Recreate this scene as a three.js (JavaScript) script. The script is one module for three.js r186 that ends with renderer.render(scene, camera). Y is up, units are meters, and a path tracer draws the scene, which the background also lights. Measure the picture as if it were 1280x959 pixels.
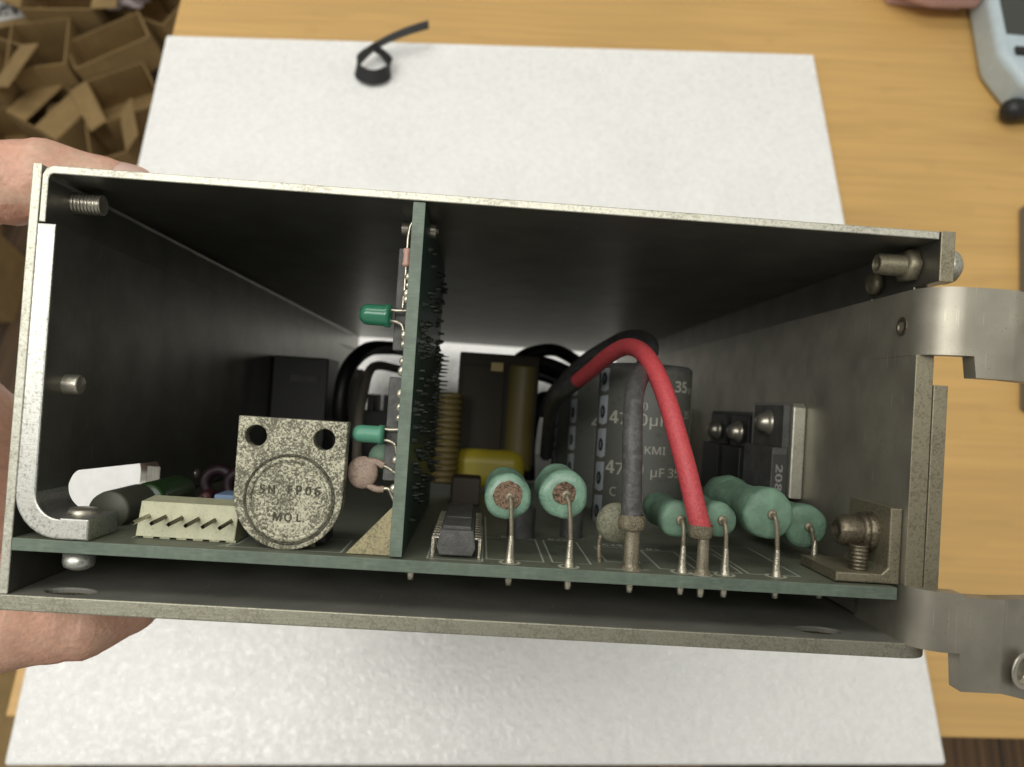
import * as THREE from 'three';
import { mergeGeometries } from 'three/addons/utils/BufferGeometryUtils.js';
import { RoundedBoxGeometry } from 'three/addons/geometries/RoundedBoxGeometry.js';
import { TextGeometry } from 'three/addons/geometries/TextGeometry.js';
import { FontLoader } from 'three/addons/loaders/FontLoader.js';
import { MarchingCubes } from 'three/addons/objects/MarchingCubes.js';
import { RectAreaLightUniformsLib } from 'three/addons/lights/RectAreaLightUniformsLib.js';

// ------------------------------------------------------------------ camera, light, exposure
const scene = new THREE.Scene();
const V = (x, y, z) => new THREE.Vector3(x, y, z);
const CAM = V(0, 1.1181, 0);
const camera = new THREE.PerspectiveCamera(52.96, 1024 / 767, 0.01, 30);
camera.position.copy(CAM);
camera.quaternion.setFromRotationMatrix(new THREE.Matrix4().makeBasis(
  V(0.99536937, 0.03589083, -0.08917209), V(-0.09612395, 0.37165174, -0.92338246), V(0, 0.92767819, 0.37338073)));
camera.focus = 0.113;
camera.userData.fStop = 30;
scene.add(camera);
const renderer = new THREE.WebGLRenderer({ antialias: true });
renderer.toneMapping = THREE.LinearToneMapping;
renderer.toneMappingExposure = 0.83;
renderer.shadowMap.enabled = true;
scene.background = new THREE.Color(0.50, 0.49, 0.455);
RectAreaLightUniformsLib.init();
// the ceiling lights of the workroom: two soft panels above and beyond the table, one behind the photographer
const LAMPS = [
  [-0.55, 2.55, -0.95, 1.2, 0.6, 4.3, 'white ceiling light panel above and beyond the far edge of the table'],
  [-0.05, 2.5, 0.10, 1.3, 0.5, 5.0, 'white ceiling light panel straight above the table'],
  [-1.05, 2.5, 0.25, 1.2, 0.6, 4.2, 'white ceiling light panel above the left side of the table'],
];
var g0 = 0;
const LAMP_COLOR = new THREE.Color(1, 0.985, 0.94);
for (const [x, y, z, w, d, k, label] of LAMPS) {
  const g = new THREE.Group(); g.name = 'ceiling_light' + (g0++ ? '_' + String(g0 - 1).padStart(3, '0') : '');
  g.position.set(x, y, z); g.userData = { label, category: 'ceiling light' };
  const housing = new THREE.Mesh(new THREE.BoxGeometry(w + 0.06, 0.05, d + 0.06), new THREE.MeshStandardMaterial({ color: 0xdddddd, roughness: 0.6 }));
  housing.name = 'housing'; housing.position.y = 0.04; g.add(housing);
  const diffuser = new THREE.Mesh(new THREE.BoxGeometry(w, 0.012, d), new THREE.MeshStandardMaterial({ color: 0xffffff, emissive: LAMP_COLOR, emissiveIntensity: k * 0.25 }));
  diffuser.name = 'diffuser'; diffuser.position.y = 0.008; g.add(diffuser);
  const light = new THREE.RectAreaLight(LAMP_COLOR, k, w, d); light.name = 'panel_glow';
  light.position.set(0, -0.006, 0); light.rotation.x = -Math.PI / 2; g.add(light);
  scene.add(g);
}

// ------------------------------------------------------------------ helpers

let seed = 7;
const rnd = () => { seed = (seed + 0x6d2b79f5) | 0; let t = Math.imul(seed ^ (seed >>> 15), 1 | seed); t = (t + Math.imul(t ^ (t >>> 7), 61 | t)) ^ t; return ((t ^ (t >>> 14)) >>> 0) / 4294967296; };
const rr = (a, b) => a + (b - a) * rnd();
const clamp = (x, a = 0, b = 1) => Math.min(b, Math.max(a, x));
const mix = (a, b, t) => a + (b - a) * t;
const sstep = (a, b, x) => { const t = clamp((x - a) / (b - a)); return t * t * (3 - 2 * t); };
const hash = (x, y, s) => { let h = Math.imul(x, 374761393) ^ Math.imul(y, 668265263) ^ Math.imul(s, 2147483647 - 1013904223); h = Math.imul(h ^ (h >>> 13), 1274126177); return ((h ^ (h >>> 16)) >>> 0) / 4294967296; };
// tileable value noise: u, v in 0..1, px / py cells per tile
function vnoise(u, v, px, py, s) {
  const x = u * px, y = v * py, x0 = Math.floor(x), y0 = Math.floor(y), fx = x - x0, fy = y - y0;
  const a = (i, j) => hash(((i % px) + px) % px, ((j % py) + py) % py, s);
  const sx = fx * fx * (3 - 2 * fx), sy = fy * fy * (3 - 2 * fy);
  return mix(mix(a(x0, y0), a(x0 + 1, y0), sx), mix(a(x0, y0 + 1), a(x0 + 1, y0 + 1), sx), sy);
}
function fbm(u, v, px, py, s, o = 4) { let t = 0, a = 0.5, n = 0; for (let i = 0; i < o; i++) { t += a * vnoise(u, v, px << i, py << i, s + i * 17); n += a; a *= 0.5; } return t / n; }
function dataTex(n, f, srgb = true, m = n) {           // f(u, v) -> [r, g, b] as sRGB 0..1 (or plain numbers)
  const d = new Uint8Array(n * m * 4);
  for (let j = 0; j < m; j++) for (let i = 0; i < n; i++) { const c = f((i + 0.5) / n, (j + 0.5) / m), k = (j * n + i) * 4; for (let q = 0; q < 3; q++) d[k + q] = clamp(c[q]) * 255; d[k + 3] = 255; }
  const t = new THREE.DataTexture(d, n, m, THREE.RGBAFormat);
  t.wrapS = t.wrapT = THREE.RepeatWrapping; t.magFilter = THREE.LinearFilter; t.minFilter = THREE.LinearMipmapLinearFilter; t.generateMipmaps = true;
  if (srgb) t.colorSpace = THREE.SRGBColorSpace; t.needsUpdate = true; return t;
}
const grey = (n, f, m) => dataTex(n, (u, v) => { const g = f(u, v); return [g, g, g]; }, false, m);
function canvasTex(w, h, draw, srgb = true) {
  const c = document.createElement('canvas'); c.width = w; c.height = h; draw(c.getContext('2d'), w, h);
  const t = new THREE.CanvasTexture(c); if (srgb) t.colorSpace = THREE.SRGBColorSpace; t.wrapS = t.wrapT = THREE.RepeatWrapping; t.magFilter = THREE.LinearFilter; return t;
}
const STD = (o) => new THREE.MeshStandardMaterial(o);
const PHY = (o) => new THREE.MeshPhysicalMaterial(o);
const used = new Map();
const numbered = (n) => { const k = used.get(n) ?? 0; used.set(n, k + 1); return k ? n + '_' + String(k).padStart(3, '0') : n; };
function boxUV(g, tile) {                               // uv along the dominant axes of each face, in tiles of so many mm
  const p = g.attributes.position, n = g.attributes.normal, uv = new Float32Array(p.count * 2);
  for (let i = 0; i < p.count; i += 3) {
    let ax = 0, ay = 0, az = 0; for (let k = 0; k < 3; k++) { ax += n.getX(i + k); ay += n.getY(i + k); az += n.getZ(i + k); }
    ax = Math.abs(ax); ay = Math.abs(ay); az = Math.abs(az);
    for (let k = 0; k < 3; k++) { const x = p.getX(i + k), y = p.getY(i + k), z = p.getZ(i + k), [a, b] = ax >= ay && ax >= az ? [z, y] : ay >= az ? [x, z] : [x, y]; uv[(i + k) * 2] = a / tile; uv[(i + k) * 2 + 1] = b / tile; }
  }
  g.setAttribute('uv', new THREE.BufferAttribute(uv, 2)); return g;
}
const flat = (g) => { const r = g.index ? g.toNonIndexed() : g.clone(); for (const k of Object.keys(r.attributes)) if (!['position', 'normal', 'uv'].includes(k)) r.deleteAttribute(k); r.clearGroups(); if (!r.attributes.uv) r.setAttribute('uv', new THREE.BufferAttribute(new Float32Array(r.attributes.position.count * 2), 2)); return r; };
// faces that pass the test are moved to a second group, drawn with the second material of an array
function regroup(g, test) {
  const p = g.attributes.position, n = g.attributes.normal, uv = g.attributes.uv, a = [], b = [];
  for (let i = 0; i < p.count; i += 3) { const c = V(0, 0, 0), m = V(0, 0, 0); for (let k = 0; k < 3; k++) { c.add(V(p.getX(i + k), p.getY(i + k), p.getZ(i + k))); m.add(V(n.getX(i + k), n.getY(i + k), n.getZ(i + k))); } (test(c.divideScalar(3), m.normalize()) ? b : a).push(i); }
  const P = [], N = [], U = []; for (const i of [...a, ...b]) for (let k = 0; k < 3; k++) { P.push(p.getX(i + k), p.getY(i + k), p.getZ(i + k)); N.push(n.getX(i + k), n.getY(i + k), n.getZ(i + k)); U.push(uv.getX(i + k), uv.getY(i + k)); }
  const r = new THREE.BufferGeometry(); r.setAttribute('position', new THREE.Float32BufferAttribute(P, 3)); r.setAttribute('normal', new THREE.Float32BufferAttribute(N, 3)); r.setAttribute('uv', new THREE.Float32BufferAttribute(U, 2));
  if (a.length) r.addGroup(0, a.length * 3, 0); if (b.length) r.addGroup(a.length * 3, b.length * 3, 1); return r;
}
// one named mesh out of geometries given in millimetres
function part(name, geos, mat, parent, { tile = 20, keepUV = false, group = null } = {}) {
  let g = mergeGeometries([].concat(geos).map(flat));
  if (!keepUV) boxUV(g, tile);
  if (group) g = regroup(g, group);
  g.scale(0.001, 0.001, 0.001);
  const m = new THREE.Mesh(g, mat); m.name = name; m.castShadow = m.receiveShadow = true; (parent ?? scene).add(m); return m;
}
function thing(name, label, category, pos = [0, 0, 0], turn = 0, group) { const o = new THREE.Group(); o.name = numbered(name); o.position.set(...pos); o.rotation.y = turn; o.userData = { label, category }; if (group) o.userData.group = group; scene.add(o); return o; }
const box = (x0, x1, y0, y1, z0, z1, r = 0) => { const g = r ? new RoundedBoxGeometry(x1 - x0, y1 - y0, z1 - z0, 2, r) : new THREE.BoxGeometry(x1 - x0, y1 - y0, z1 - z0); g.translate((x0 + x1) / 2, (y0 + y1) / 2, (z0 + z1) / 2); return g; };
const poly = (pts) => new THREE.Shape(pts.map(([x, y]) => new THREE.Vector2(x, y)));
function rshape(x0, x1, y0, y1, r) { const s = new THREE.Shape(); s.moveTo(x0 + r, y0); s.lineTo(x1 - r, y0); s.absarc(x1 - r, y0 + r, r, -Math.PI / 2, 0); s.lineTo(x1, y1 - r); s.absarc(x1 - r, y1 - r, r, 0, Math.PI / 2); s.lineTo(x0 + r, y1); s.absarc(x0 + r, y1 - r, r, Math.PI / 2, Math.PI); s.lineTo(x0, y0 + r); s.absarc(x0 + r, y0 + r, r, Math.PI, 1.5 * Math.PI); return s; }
// a shape in x,y extruded backwards from z0 by depth
const exZ = (shape, z0, depth, bevel = 0.12, seg = 12) => { const g = new THREE.ExtrudeGeometry(shape, { depth: depth - 2 * bevel, bevelEnabled: bevel > 0, bevelSize: bevel, bevelThickness: bevel, bevelOffset: -bevel, bevelSegments: 2, curveSegments: seg }); g.translate(0, 0, z0 - depth + bevel); return g; };
// a shape drawn as (z, y), extruded along x from x0 to x1
const exX = (shape, x0, x1, bevel = 0.12) => { const t = x1 - x0, g = new THREE.ExtrudeGeometry(shape, { depth: t - 2 * bevel, bevelEnabled: true, bevelSize: bevel, bevelThickness: bevel, bevelOffset: -bevel, bevelSegments: 2, curveSegments: 12 }); g.rotateY(-Math.PI / 2); g.translate(x1 - bevel, 0, 0); return g; };
// a shape drawn as (x, -z), extruded along y from y0 to y1
const exY = (shape, y0, y1, bevel = 0.12) => { const t = y1 - y0, g = new THREE.ExtrudeGeometry(shape, { depth: t - 2 * bevel, bevelEnabled: true, bevelSize: bevel, bevelThickness: bevel, bevelOffset: -bevel, bevelSegments: 2, curveSegments: 12 }); g.rotateX(-Math.PI / 2); g.translate(0, y0 + bevel, 0); return g; };
const lathe = (pts, seg = 28) => new THREE.LatheGeometry(pts.map(([r, y]) => new THREE.Vector2(Math.max(r, 0.0001), y)), seg);
const curve = (pts) => new THREE.CatmullRomCurve3(pts.map((p) => V(...p)), false, 'centripetal');
function tube(pts, r, seg = 48, rs = 12) { return new THREE.TubeGeometry(curve(pts), seg, r, rs); }
const ball = (x, y, z, r, sx = 1, sy = 1, sz = 1) => { const g = new THREE.SphereGeometry(r, 16, 12); g.scale(sx, sy, sz); g.translate(x, y, z); return g; };
const alongZ = (g) => g.rotateX(Math.PI / 2);          // y up -> towards the viewer
const alongX = (g) => g.rotateZ(-Math.PI / 2);         // y up -> +x
const at = (g, x, y, z) => g.translate(x, y, z);

// ------------------------------------------------------------------ materials
const brushed = grey(512, (u, v) => 0.5 + 0.5 * (vnoise(u, v, 16, 256, 3) - 0.5) + 0.35 * (fbm(u, v, 6, 6, 9) - 0.5));
const speck = (lo, hi, s, bias = 0) => dataTex(512, (u, v) => {
  const n = 0.55 * vnoise(u, v, 84, 84, s) + 0.45 * vnoise(u, v, 170, 170, s + 3), b = fbm(u, v, 6, 6, s + 40, 4), t = clamp(0.25 + 0.75 * sstep(0.2, 0.62, n + (b - 0.5) * 0.55 + bias)), f = 0.93 + 0.14 * vnoise(u, v, 230, 230, s + 5);
  return [0, 1, 2].map((i) => mix(lo[i], hi[i], t) * f);
});
const bumpSpeck = grey(256, (u, v) => fbm(u, v, 32, 32, 77, 3));
const innerTex = dataTex(512, (u, v) => {               // dull chromated sheet with faint upright scratches and stains
  const st = fbm(u, v, 4, 4, 21, 4), sc = vnoise(u, v, 160, 5, 31), g = 0.50 + 0.14 * (st - 0.5) + 0.07 * sstep(0.9, 0.97, sc) + 0.03 * (vnoise(u, v, 180, 180, 8) - 0.5);
  return [g, g * 0.99, g * 0.92];
});
const M = {
  inner: STD({ map: innerTex, roughness: 0.37, metalness: 0.8, bumpMap: bumpSpeck, bumpScale: 0.00001 }),
  edge: STD({ map: speck([0.58, 0.57, 0.51], [0.73, 0.725, 0.67], 11, 0.08), roughness: 0.42, metalness: 0.65, bumpMap: bumpSpeck, bumpScale: 0.00004 }),
  edgeDull: STD({ map: speck([0.44, 0.415, 0.34], [0.56, 0.535, 0.45], 13, 0.05), roughness: 0.48, metalness: 0.6, bumpMap: bumpSpeck, bumpScale: 0.00003 }),
  edgeSmooth: STD({ map: speck([0.52, 0.51, 0.445], [0.62, 0.612, 0.545], 17, 0.08), roughness: 0.45, metalness: 0.6, bumpMap: brushed, bumpScale: 0.00002 }),
  floor: STD({ map: innerTex, roughness: 0.6, metalness: 0.2, bumpMap: bumpSpeck, bumpScale: 0.00002 }),
  plate: STD({ map: dataTex(512, (u, v) => { const b = fbm(u, v, 5, 5, 51, 4), s = vnoise(u, v, 190, 190, 53), c = vnoise(u, v, 250, 5, 57); const g = 0.63 + 0.18 * (b - 0.5) - 0.2 * sstep(0.9, 0.98, s) * sstep(0.45, 0.6, b) + 0.12 * sstep(0.9, 0.97, c); return [g, g * 0.97, g * 0.88]; }), roughness: 0.42, metalness: 0.62, bumpMap: brushed, bumpScale: 0.000008 }),
  bracket: STD({ map: speck([0.55, 0.55, 0.51], [0.76, 0.76, 0.73], 61, 0.10), roughness: 0.36, metalness: 0.85, bumpMap: brushed, bumpScale: 0.00001 }),
  zinc: STD({ map: speck([0.27, 0.26, 0.21], [0.73, 0.72, 0.63], 71, -0.08), roughness: 0.55, metalness: 0.35, bumpMap: bumpSpeck, bumpScale: 0.00012 }),
  zincDark: STD({ map: speck([0.17, 0.16, 0.13], [0.40, 0.39, 0.33], 73), roughness: 0.8, metalness: 0.2 }),
  steel: STD({ color: new THREE.Color(0.50, 0.47, 0.39), roughness: 0.36, metalness: 0.8, bumpMap: bumpSpeck, bumpScale: 0.00003 }),
  rusty: STD({ map: speck([0.30, 0.27, 0.22], [0.47, 0.44, 0.37], 81, 0.05), roughness: 0.42, metalness: 0.75, bumpMap: bumpSpeck, bumpScale: 0.00005 }),
  solder: STD({ map: speck([0.50, 0.48, 0.42], [0.74, 0.72, 0.65], 83, 0.1), roughness: 0.3, metalness: 0.8, bumpMap: bumpSpeck, bumpScale: 0.00006 }),
  lead: STD({ map: speck([0.36, 0.33, 0.27], [0.60, 0.57, 0.49], 87), roughness: 0.5, metalness: 0.55, bumpMap: bumpSpeck, bumpScale: 0.00005 }),
  green: PHY({ clearcoat: 0.6, clearcoatRoughness: 0.25, map: dataTex(256, (u, v) => { const n = fbm(u, v, 6, 6, 91, 4), d = fbm(u, v, 40, 40, 93, 2); const k = 0.86 + 0.3 * (n - 0.5) - (d > 0.68 ? 0.07 : 0); return [0.50 * k + 0.04 * n, 0.68 * k, 0.58 * k]; }), roughness: 0.55, bumpMap: bumpSpeck, bumpScale: 0.00008 }),
  greenDull: PHY({ clearcoat: 0.2, clearcoatRoughness: 0.4, map: dataTex(256, (u, v) => { const n = fbm(u, v, 6, 6, 95, 4), k = 0.84 + 0.35 * (n - 0.5); return [0.47 * k, 0.61 * k, 0.51 * k]; }), roughness: 0.65, bumpMap: bumpSpeck, bumpScale: 0.00008 }),
  rust: STD({ map: speck([0.17, 0.12, 0.09], [0.52, 0.43, 0.35], 97, -0.05), roughness: 0.9, bumpMap: bumpSpeck, bumpScale: 0.0003 }),
  mask: null, pcbEdge: STD({ map: dataTex(512, (u, v) => { const l = vnoise(u, v, 14, 150, 101), n = fbm(u, v, 30, 30, 102, 3), b = fbm(u, v, 4, 4, 104, 3), k = 0.97 + 0.1 * (l - 0.5) + 0.16 * (n - 0.5) + 0.22 * (b - 0.5); return [0.41 * k, 0.465 * k, 0.41 * k]; }), roughness: 0.55, bumpMap: bumpSpeck, bumpScale: 0.00004 }),
  pcbDark: STD({ map: dataTex(256, (u, v) => { const n = fbm(u, v, 8, 8, 103, 4); return [0.10 + 0.05 * n, 0.20 + 0.08 * n, 0.17 + 0.06 * n]; }), roughness: 0.35, bumpMap: bumpSpeck, bumpScale: 0.00006 }),
  pcbBrown: STD({ map: speck([0.44, 0.42, 0.32], [0.66, 0.62, 0.48], 105), roughness: 0.7 }),
  gunk: STD({ map: speck([0.24, 0.22, 0.17], [0.50, 0.47, 0.38], 106), roughness: 0.6, bumpMap: bumpSpeck, bumpScale: 0.0002 }),
  ivory: STD({ map: dataTex(256, (u, v) => { const n = fbm(u, v, 5, 5, 107, 4), d = fbm(u, v, 50, 50, 109, 2), k = 0.9 + 0.16 * (n - 0.5) - 0.1 * sstep(0.7, 0.8, d); return [0.80 * k, 0.80 * k, 0.66 * k]; }), roughness: 0.5 }),
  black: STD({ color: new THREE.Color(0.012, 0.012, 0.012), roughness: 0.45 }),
  ic: STD({ map: dataTex(256, (u, v) => { const n = fbm(u, v, 8, 8, 113, 4), d = vnoise(u, v, 120, 120, 114), g = 0.33 + 0.14 * (n - 0.5) + 0.06 * (d - 0.5); return [g, g, g * 0.97]; }), roughness: 0.6, bumpMap: bumpSpeck, bumpScale: 0.00008 }),
  wireBlack: STD({ map: dataTex(256, (u, v) => { const n = fbm(u, v, 14, 14, 117, 4), g = 0.30 + 0.16 * (n - 0.5); return [g, g, g * 0.98]; }), roughness: 0.5, bumpMap: bumpSpeck, bumpScale: 0.00006 }),
  wireRed: STD({ map: dataTex(256, (u, v) => { const n = fbm(u, v, 24, 24, 119, 3), k = 0.94 + 0.14 * (n - 0.5); return [0.78 * k, 0.30 * k, 0.32 * k]; }), roughness: 0.5, bumpMap: bumpSpeck, bumpScale: 0.00008 }),
  wireGrey: STD({ color: new THREE.Color(0.16, 0.14, 0.11), roughness: 0.6 }),
  ledGreen: PHY({ color: new THREE.Color(0.05, 0.30, 0.17), roughness: 0.2, transmission: 0.5, thickness: 0.002, clearcoat: 0.3 }),
  ceramic: STD({ map: speck([0.50, 0.43, 0.38], [0.64, 0.56, 0.50], 121), roughness: 0.7 }),
  yellow: STD({ color: new THREE.Color(0.34, 0.28, 0.02), roughness: 0.45 }),
  olive: STD({ color: new THREE.Color(0.12, 0.095, 0.025), roughness: 0.5 }),
  brownBlack: STD({ color: new THREE.Color(0.022, 0.017, 0.008), roughness: 0.8 }),
  blue: STD({ color: new THREE.Color(0.18, 0.27, 0.40), roughness: 0.6 }),
};
M.edge2 = [M.inner, M.edge];
const edgeFace = (c, n) => n.z > 0.3 && c.z > -1.5;

// ------------------------------------------------------------------ the setting and the table
const plankTex = dataTex(1024, (u, v) => { const p = Math.floor(u * 6), k = 0.8 + 0.4 * hash(p, 1, 5), g = fbm(u, v, 96, 4, 201 + p, 3), j = Math.abs(u * 6 - Math.round(u * 6)) < 0.02 ? 0.5 : 1; const t = (0.62 + 0.5 * (g - 0.5)) * k * j; return [0.56 * t, 0.42 * t, 0.27 * t]; });
{
  const g = new THREE.PlaneGeometry(8, 8); g.rotateX(-Math.PI / 2);
  const uv = g.attributes.uv, p = g.attributes.position; for (let i = 0; i < p.count; i++) uv.setXY(i, p.getX(i) / 0.6, p.getZ(i) / 1.2);
  const f = new THREE.Mesh(g, STD({ map: plankTex, roughness: 0.6 })); f.name = 'floor'; f.receiveShadow = true; f.userData = { kind: 'structure', label: 'dark brown plank floor beside and below the table', category: 'floor' }; scene.add(f);
}
const woodTex = dataTex(1024, (u, v) => {
  const w = v + 0.012 * (fbm(u, v, 3, 5, 211, 3) - 0.5), a = fbm(u, w, 4, 48, 213, 4), b = vnoise(u, w, 10, 220, 215), c = fbm(u, v, 2, 3, 217, 3), fl = vnoise(u, w, 24, 90, 219);
  const k = 0.90 + 0.08 * (a - 0.5) + 0.05 * (b - 0.5) + 0.10 * (c - 0.5) - 0.02 * sstep(0.8, 0.95, fl);
  return [0.875 * k, 0.705 * k, 0.43 * k];
});
const YAW = 3.9 * Math.PI / 180;
{
  const t = thing('table', 'light wood laminate table under the white foam sheet', 'table', [-0.209, 0, 0.029], YAW);
  const wood = STD({ map: woodTex, roughness: 0.42, bumpMap: grey(512, (u, v) => vnoise(u, v, 8, 160, 221)), bumpScale: 0.00004 });
  part('tabletop', box(0, 1400, 712, 740, -720, 0, 1.2), wood, t, { tile: 420 });
  const lg = STD({ color: new THREE.Color(0.3, 0.3, 0.3), roughness: 0.4, metalness: 0.6 });
  for (const [x, z] of [[40, -60], [1360, -60], [40, -660], [1360, -660]]) part('leg', box(x - 20, x + 20, 0, 711, z - 20, z + 20, 2), lg, t);
}
{
  const foamBump = grey(1024, (u, v) => 0.7 * fbm(u, v, 76, 76, 231, 2) + 0.06 * fbm(u, v, 12, 20, 233, 3) + 0.14 * vnoise(u, v, 200, 200, 235));
  const foam = STD({ map: dataTex(1024, (u, v) => { const n = fbm(u, v, 60, 60, 237, 3), c = fbm(u, v, 5, 5, 239, 3), g = 0.925 + 0.05 * (n - 0.5) + 0.03 * (c - 0.5); return [g, g, g * 0.985]; }), roughness: 1, roughnessMap: grey(512, (u, v) => 0.24 + 0.38 * sstep(0.3, 0.7, fbm(u, v, 80, 80, 241, 2))), bumpMap: foamBump, bumpScale: 0.0006 });
  const g = new RoundedBoxGeometry(405, 10, 405, 3, 1.6);
  const f = part('foam_sheet', g, foam, null, { tile: 150 });
  f.position.set(-0.0137, 0.7452, -0.1727); f.rotation.y = 5 * Math.PI / 180; f.userData = { label: 'white foam packing sheet lying on the wood table under the metal case', category: 'foam sheet' };
}

// ------------------------------------------------------------------ the power supply in its aluminium case (millimetres, mouth at z = 0, inside towards -z)
const CASE = thing('power_supply', 'open metal case of a power supply with green boards, resistors and wires inside', 'power supply');
CASE.quaternion.setFromRotationMatrix(new THREE.Matrix4().makeBasis(
  V(0.9988388869821544, -0.023180200831139613, -0.042232169511869505), V(-0.03149757445615764, 0.3490892178220647, -0.936559993168488), V(0.036452443753883644, 0.9368027520720716, 0.34795376568527386)));
CASE.position.set(-0.00235220, CAM.y - 0.1015080, -0.03576219);
const LEN = 268;

// top cover: a thin sheet with a short flange at the left and a lip at the right
{
  const s = poly([[-63.9, 22.6], [-63.9, 29.2], [-63.4, 30.1], [-62.6, 30.5], [62.5, 30.5], [62.5, 29.35], [-62.4, 29.35], [-62.85, 29.1], [-63.0, 28.6], [-63.0, 22.6]]);
  part('top_cover', exZ(s, 0, LEN, 0.15), M.edge2, CASE, { tile: 26, group: edgeFace });
}
const slotHole = () => { const h = new THREE.Path(); const s = rshape(-41.5, -8.9, -20.2, -12.9, 3); h.setFromPoints(s.getPoints(6)); return h; };
{
  const s = poly([[0, -28.3], [0, 30.6], [-LEN, 30.6], [-LEN, -28.3]]); s.holes.push(slotHole());
  part('left_wall', exX(s, -65.3, -64.0, 0.15), M.edge2, CASE, { tile: 26, group: edgeFace });
}
{
  const s = new THREE.Shape(); s.moveTo(-65.3, 0); s.lineTo(60.5, 0); s.quadraticCurveTo(64.9, 0, 64.9, 5); s.lineTo(64.9, LEN); s.lineTo(-65.3, LEN); s.closePath();
  for (const [x, z, a, b] of [[-57.3, 3.4, 3.4, 1.9], [49.8, 4.4, 3.4, 1.9], [56.2, 3.4, 3.0, 1.7]]) { const h = new THREE.Path(); h.absellipse(x, z, a, b, 0, Math.PI * 2, true); s.holes.push(h); }
  const b = part('bottom_panel', exY(s, -30.6, -28.4, 0.2), [M.floor, M.edgeSmooth], CASE, { tile: 26, group: edgeFace });
  for (const [x, z, r] of [[-57.3, 3.4, 1], [49.8, 4.4, 1], [56.2, 3.4, 0.9]]) { const g = lathe([[0, -0.5], [1.2, -0.5], [3.2, 0.7], [3.35, 0.75], [3.3, -1], [0, -1]]); g.scale(r, 1, r * 0.56); part('countersunk_screw', at(g, x, -29.9, -z), M.rusty, b); }
}
{
  const s = poly([[0, -20.5], [0, 8.4], [-6.5, 8.4], [-6.5, 23.4], [0, 23.4], [0, 30.6], [-LEN, 30.6], [-LEN, -28.3], [-6.5, -28.3], [-6.5, -20.5]]);
  part('right_wall', exX(s, 62.75, 64.9, 0.15), [M.inner, M.edgeDull], CASE, { tile: 26, group: edgeFace });
}
// thick left bracket: upright plate, rounded bend and short foot that carries the board
{
  const t = 2.55, x0 = -63.95, y0 = -20.55, R = 6.2, s = new THREE.Shape();
  s.moveTo(x0, 22.4); s.lineTo(x0, y0 + R); s.absarc(x0 + R, y0 + R, R, Math.PI, 1.5 * Math.PI, false); s.lineTo(-53.8, y0); s.lineTo(-53.8, y0 + 2.9); s.lineTo(x0 + R, y0 + 2.9); s.absarc(x0 + R, y0 + R, R - 2.75, 1.5 * Math.PI, Math.PI, true); s.lineTo(x0 + t, 22.4); s.closePath();
  const p = new THREE.Shape(); p.moveTo(-7.4, 22.35); p.lineTo(-215, 22.35); p.lineTo(-215, -20.3); p.lineTo(-41, -20.3); p.lineTo(-41, -14.4); p.lineTo(-39.5, -13.3); p.lineTo(-11.6, -12.4); p.absarc(-11.4, -15.4, 3, Math.PI / 2, 0, true); p.lineTo(-7.4, -15.4); p.closePath();
  const b = part('side_bracket', [exZ(s, 0.25, 8.6, 0.25), exX(p, x0 + 0.02, x0 + t - 0.02, 0.1)], [M.inner, M.bracket], CASE, { tile: 26, group: (c, n) => c.z > -8.4 && (n.z > 0.2 || c.y < -12 ) });
  part('screw_end', at(lathe([[0, 0.75], [1.7, 0.7], [2, 0.4], [2, 0]]), -57.2, -17.65, -5), M.steel, b);
  part('screw_head', at(lathe([[0, -2.6], [1.1, -2.6], [1.9, -2.2], [2.1, -1.6], [2.1, 0], [0, 0]]), -56.2, -22.5, -2.8), M.bracket, b);
}
function thread(r, l, pitch = 0.5) { const pts = [[0, 0]]; for (let y = 0; y < l - 0.01; y += pitch) pts.push([r, y], [r * 1.0, y + pitch * 0.35], [r * 0.84, y + pitch * 0.6]); pts.push([r * 0.8, l], [0, l]); return lathe(pts, 20); }
part('screw', at(alongX(thread(1.5, 4.6)), -63.6, 27.0, -7.2), M.steel, CASE);
part('screw', at(alongX(lathe([[1.5, 0], [1.45, 2.2], [1.2, 2.5], [0, 2.5]])), -61.6, 0.5, -5.4), M.steel, CASE);
part('rivet', at(ball(0, 0, 0, 1.1, 0.5, 1, 1), -61.4, -17.5, -60), M.steel, CASE);
{
  const s = part('screw', at(alongX(lathe([[0, 0], [2.7, 0], [2.7, 1.3], [2.3, 2.4], [1.4, 3.1], [0, 3.4]])), 64.9, 26.4, -4.2), M.edge, CASE);
  part('threaded_end', at(alongX(lathe([[1.7, 0], [1.6, 5.6], [1.35, 5.9], [0.9, 5.9], [0.85, 3.5], [0, 3.5]])).rotateZ(Math.PI), 62.7, 26.6, -6.6), M.edgeDull, s);
  part('lock_nut', at(alongX(lathe([[1.6, 0], [2.6, 0], [2.6, 1.6], [1.6, 1.8]], 6)).rotateZ(Math.PI), 62.6, 26.6, -6.6), M.edgeDull, s);
  part('spare_nut', at(alongX(lathe([[0, 0], [2, 0], [2, 1], [1.2, 1.6], [0, 1.6]])).rotateZ(Math.PI), 62.6, 25.6, -17), M.edgeDull, s);
}
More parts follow.
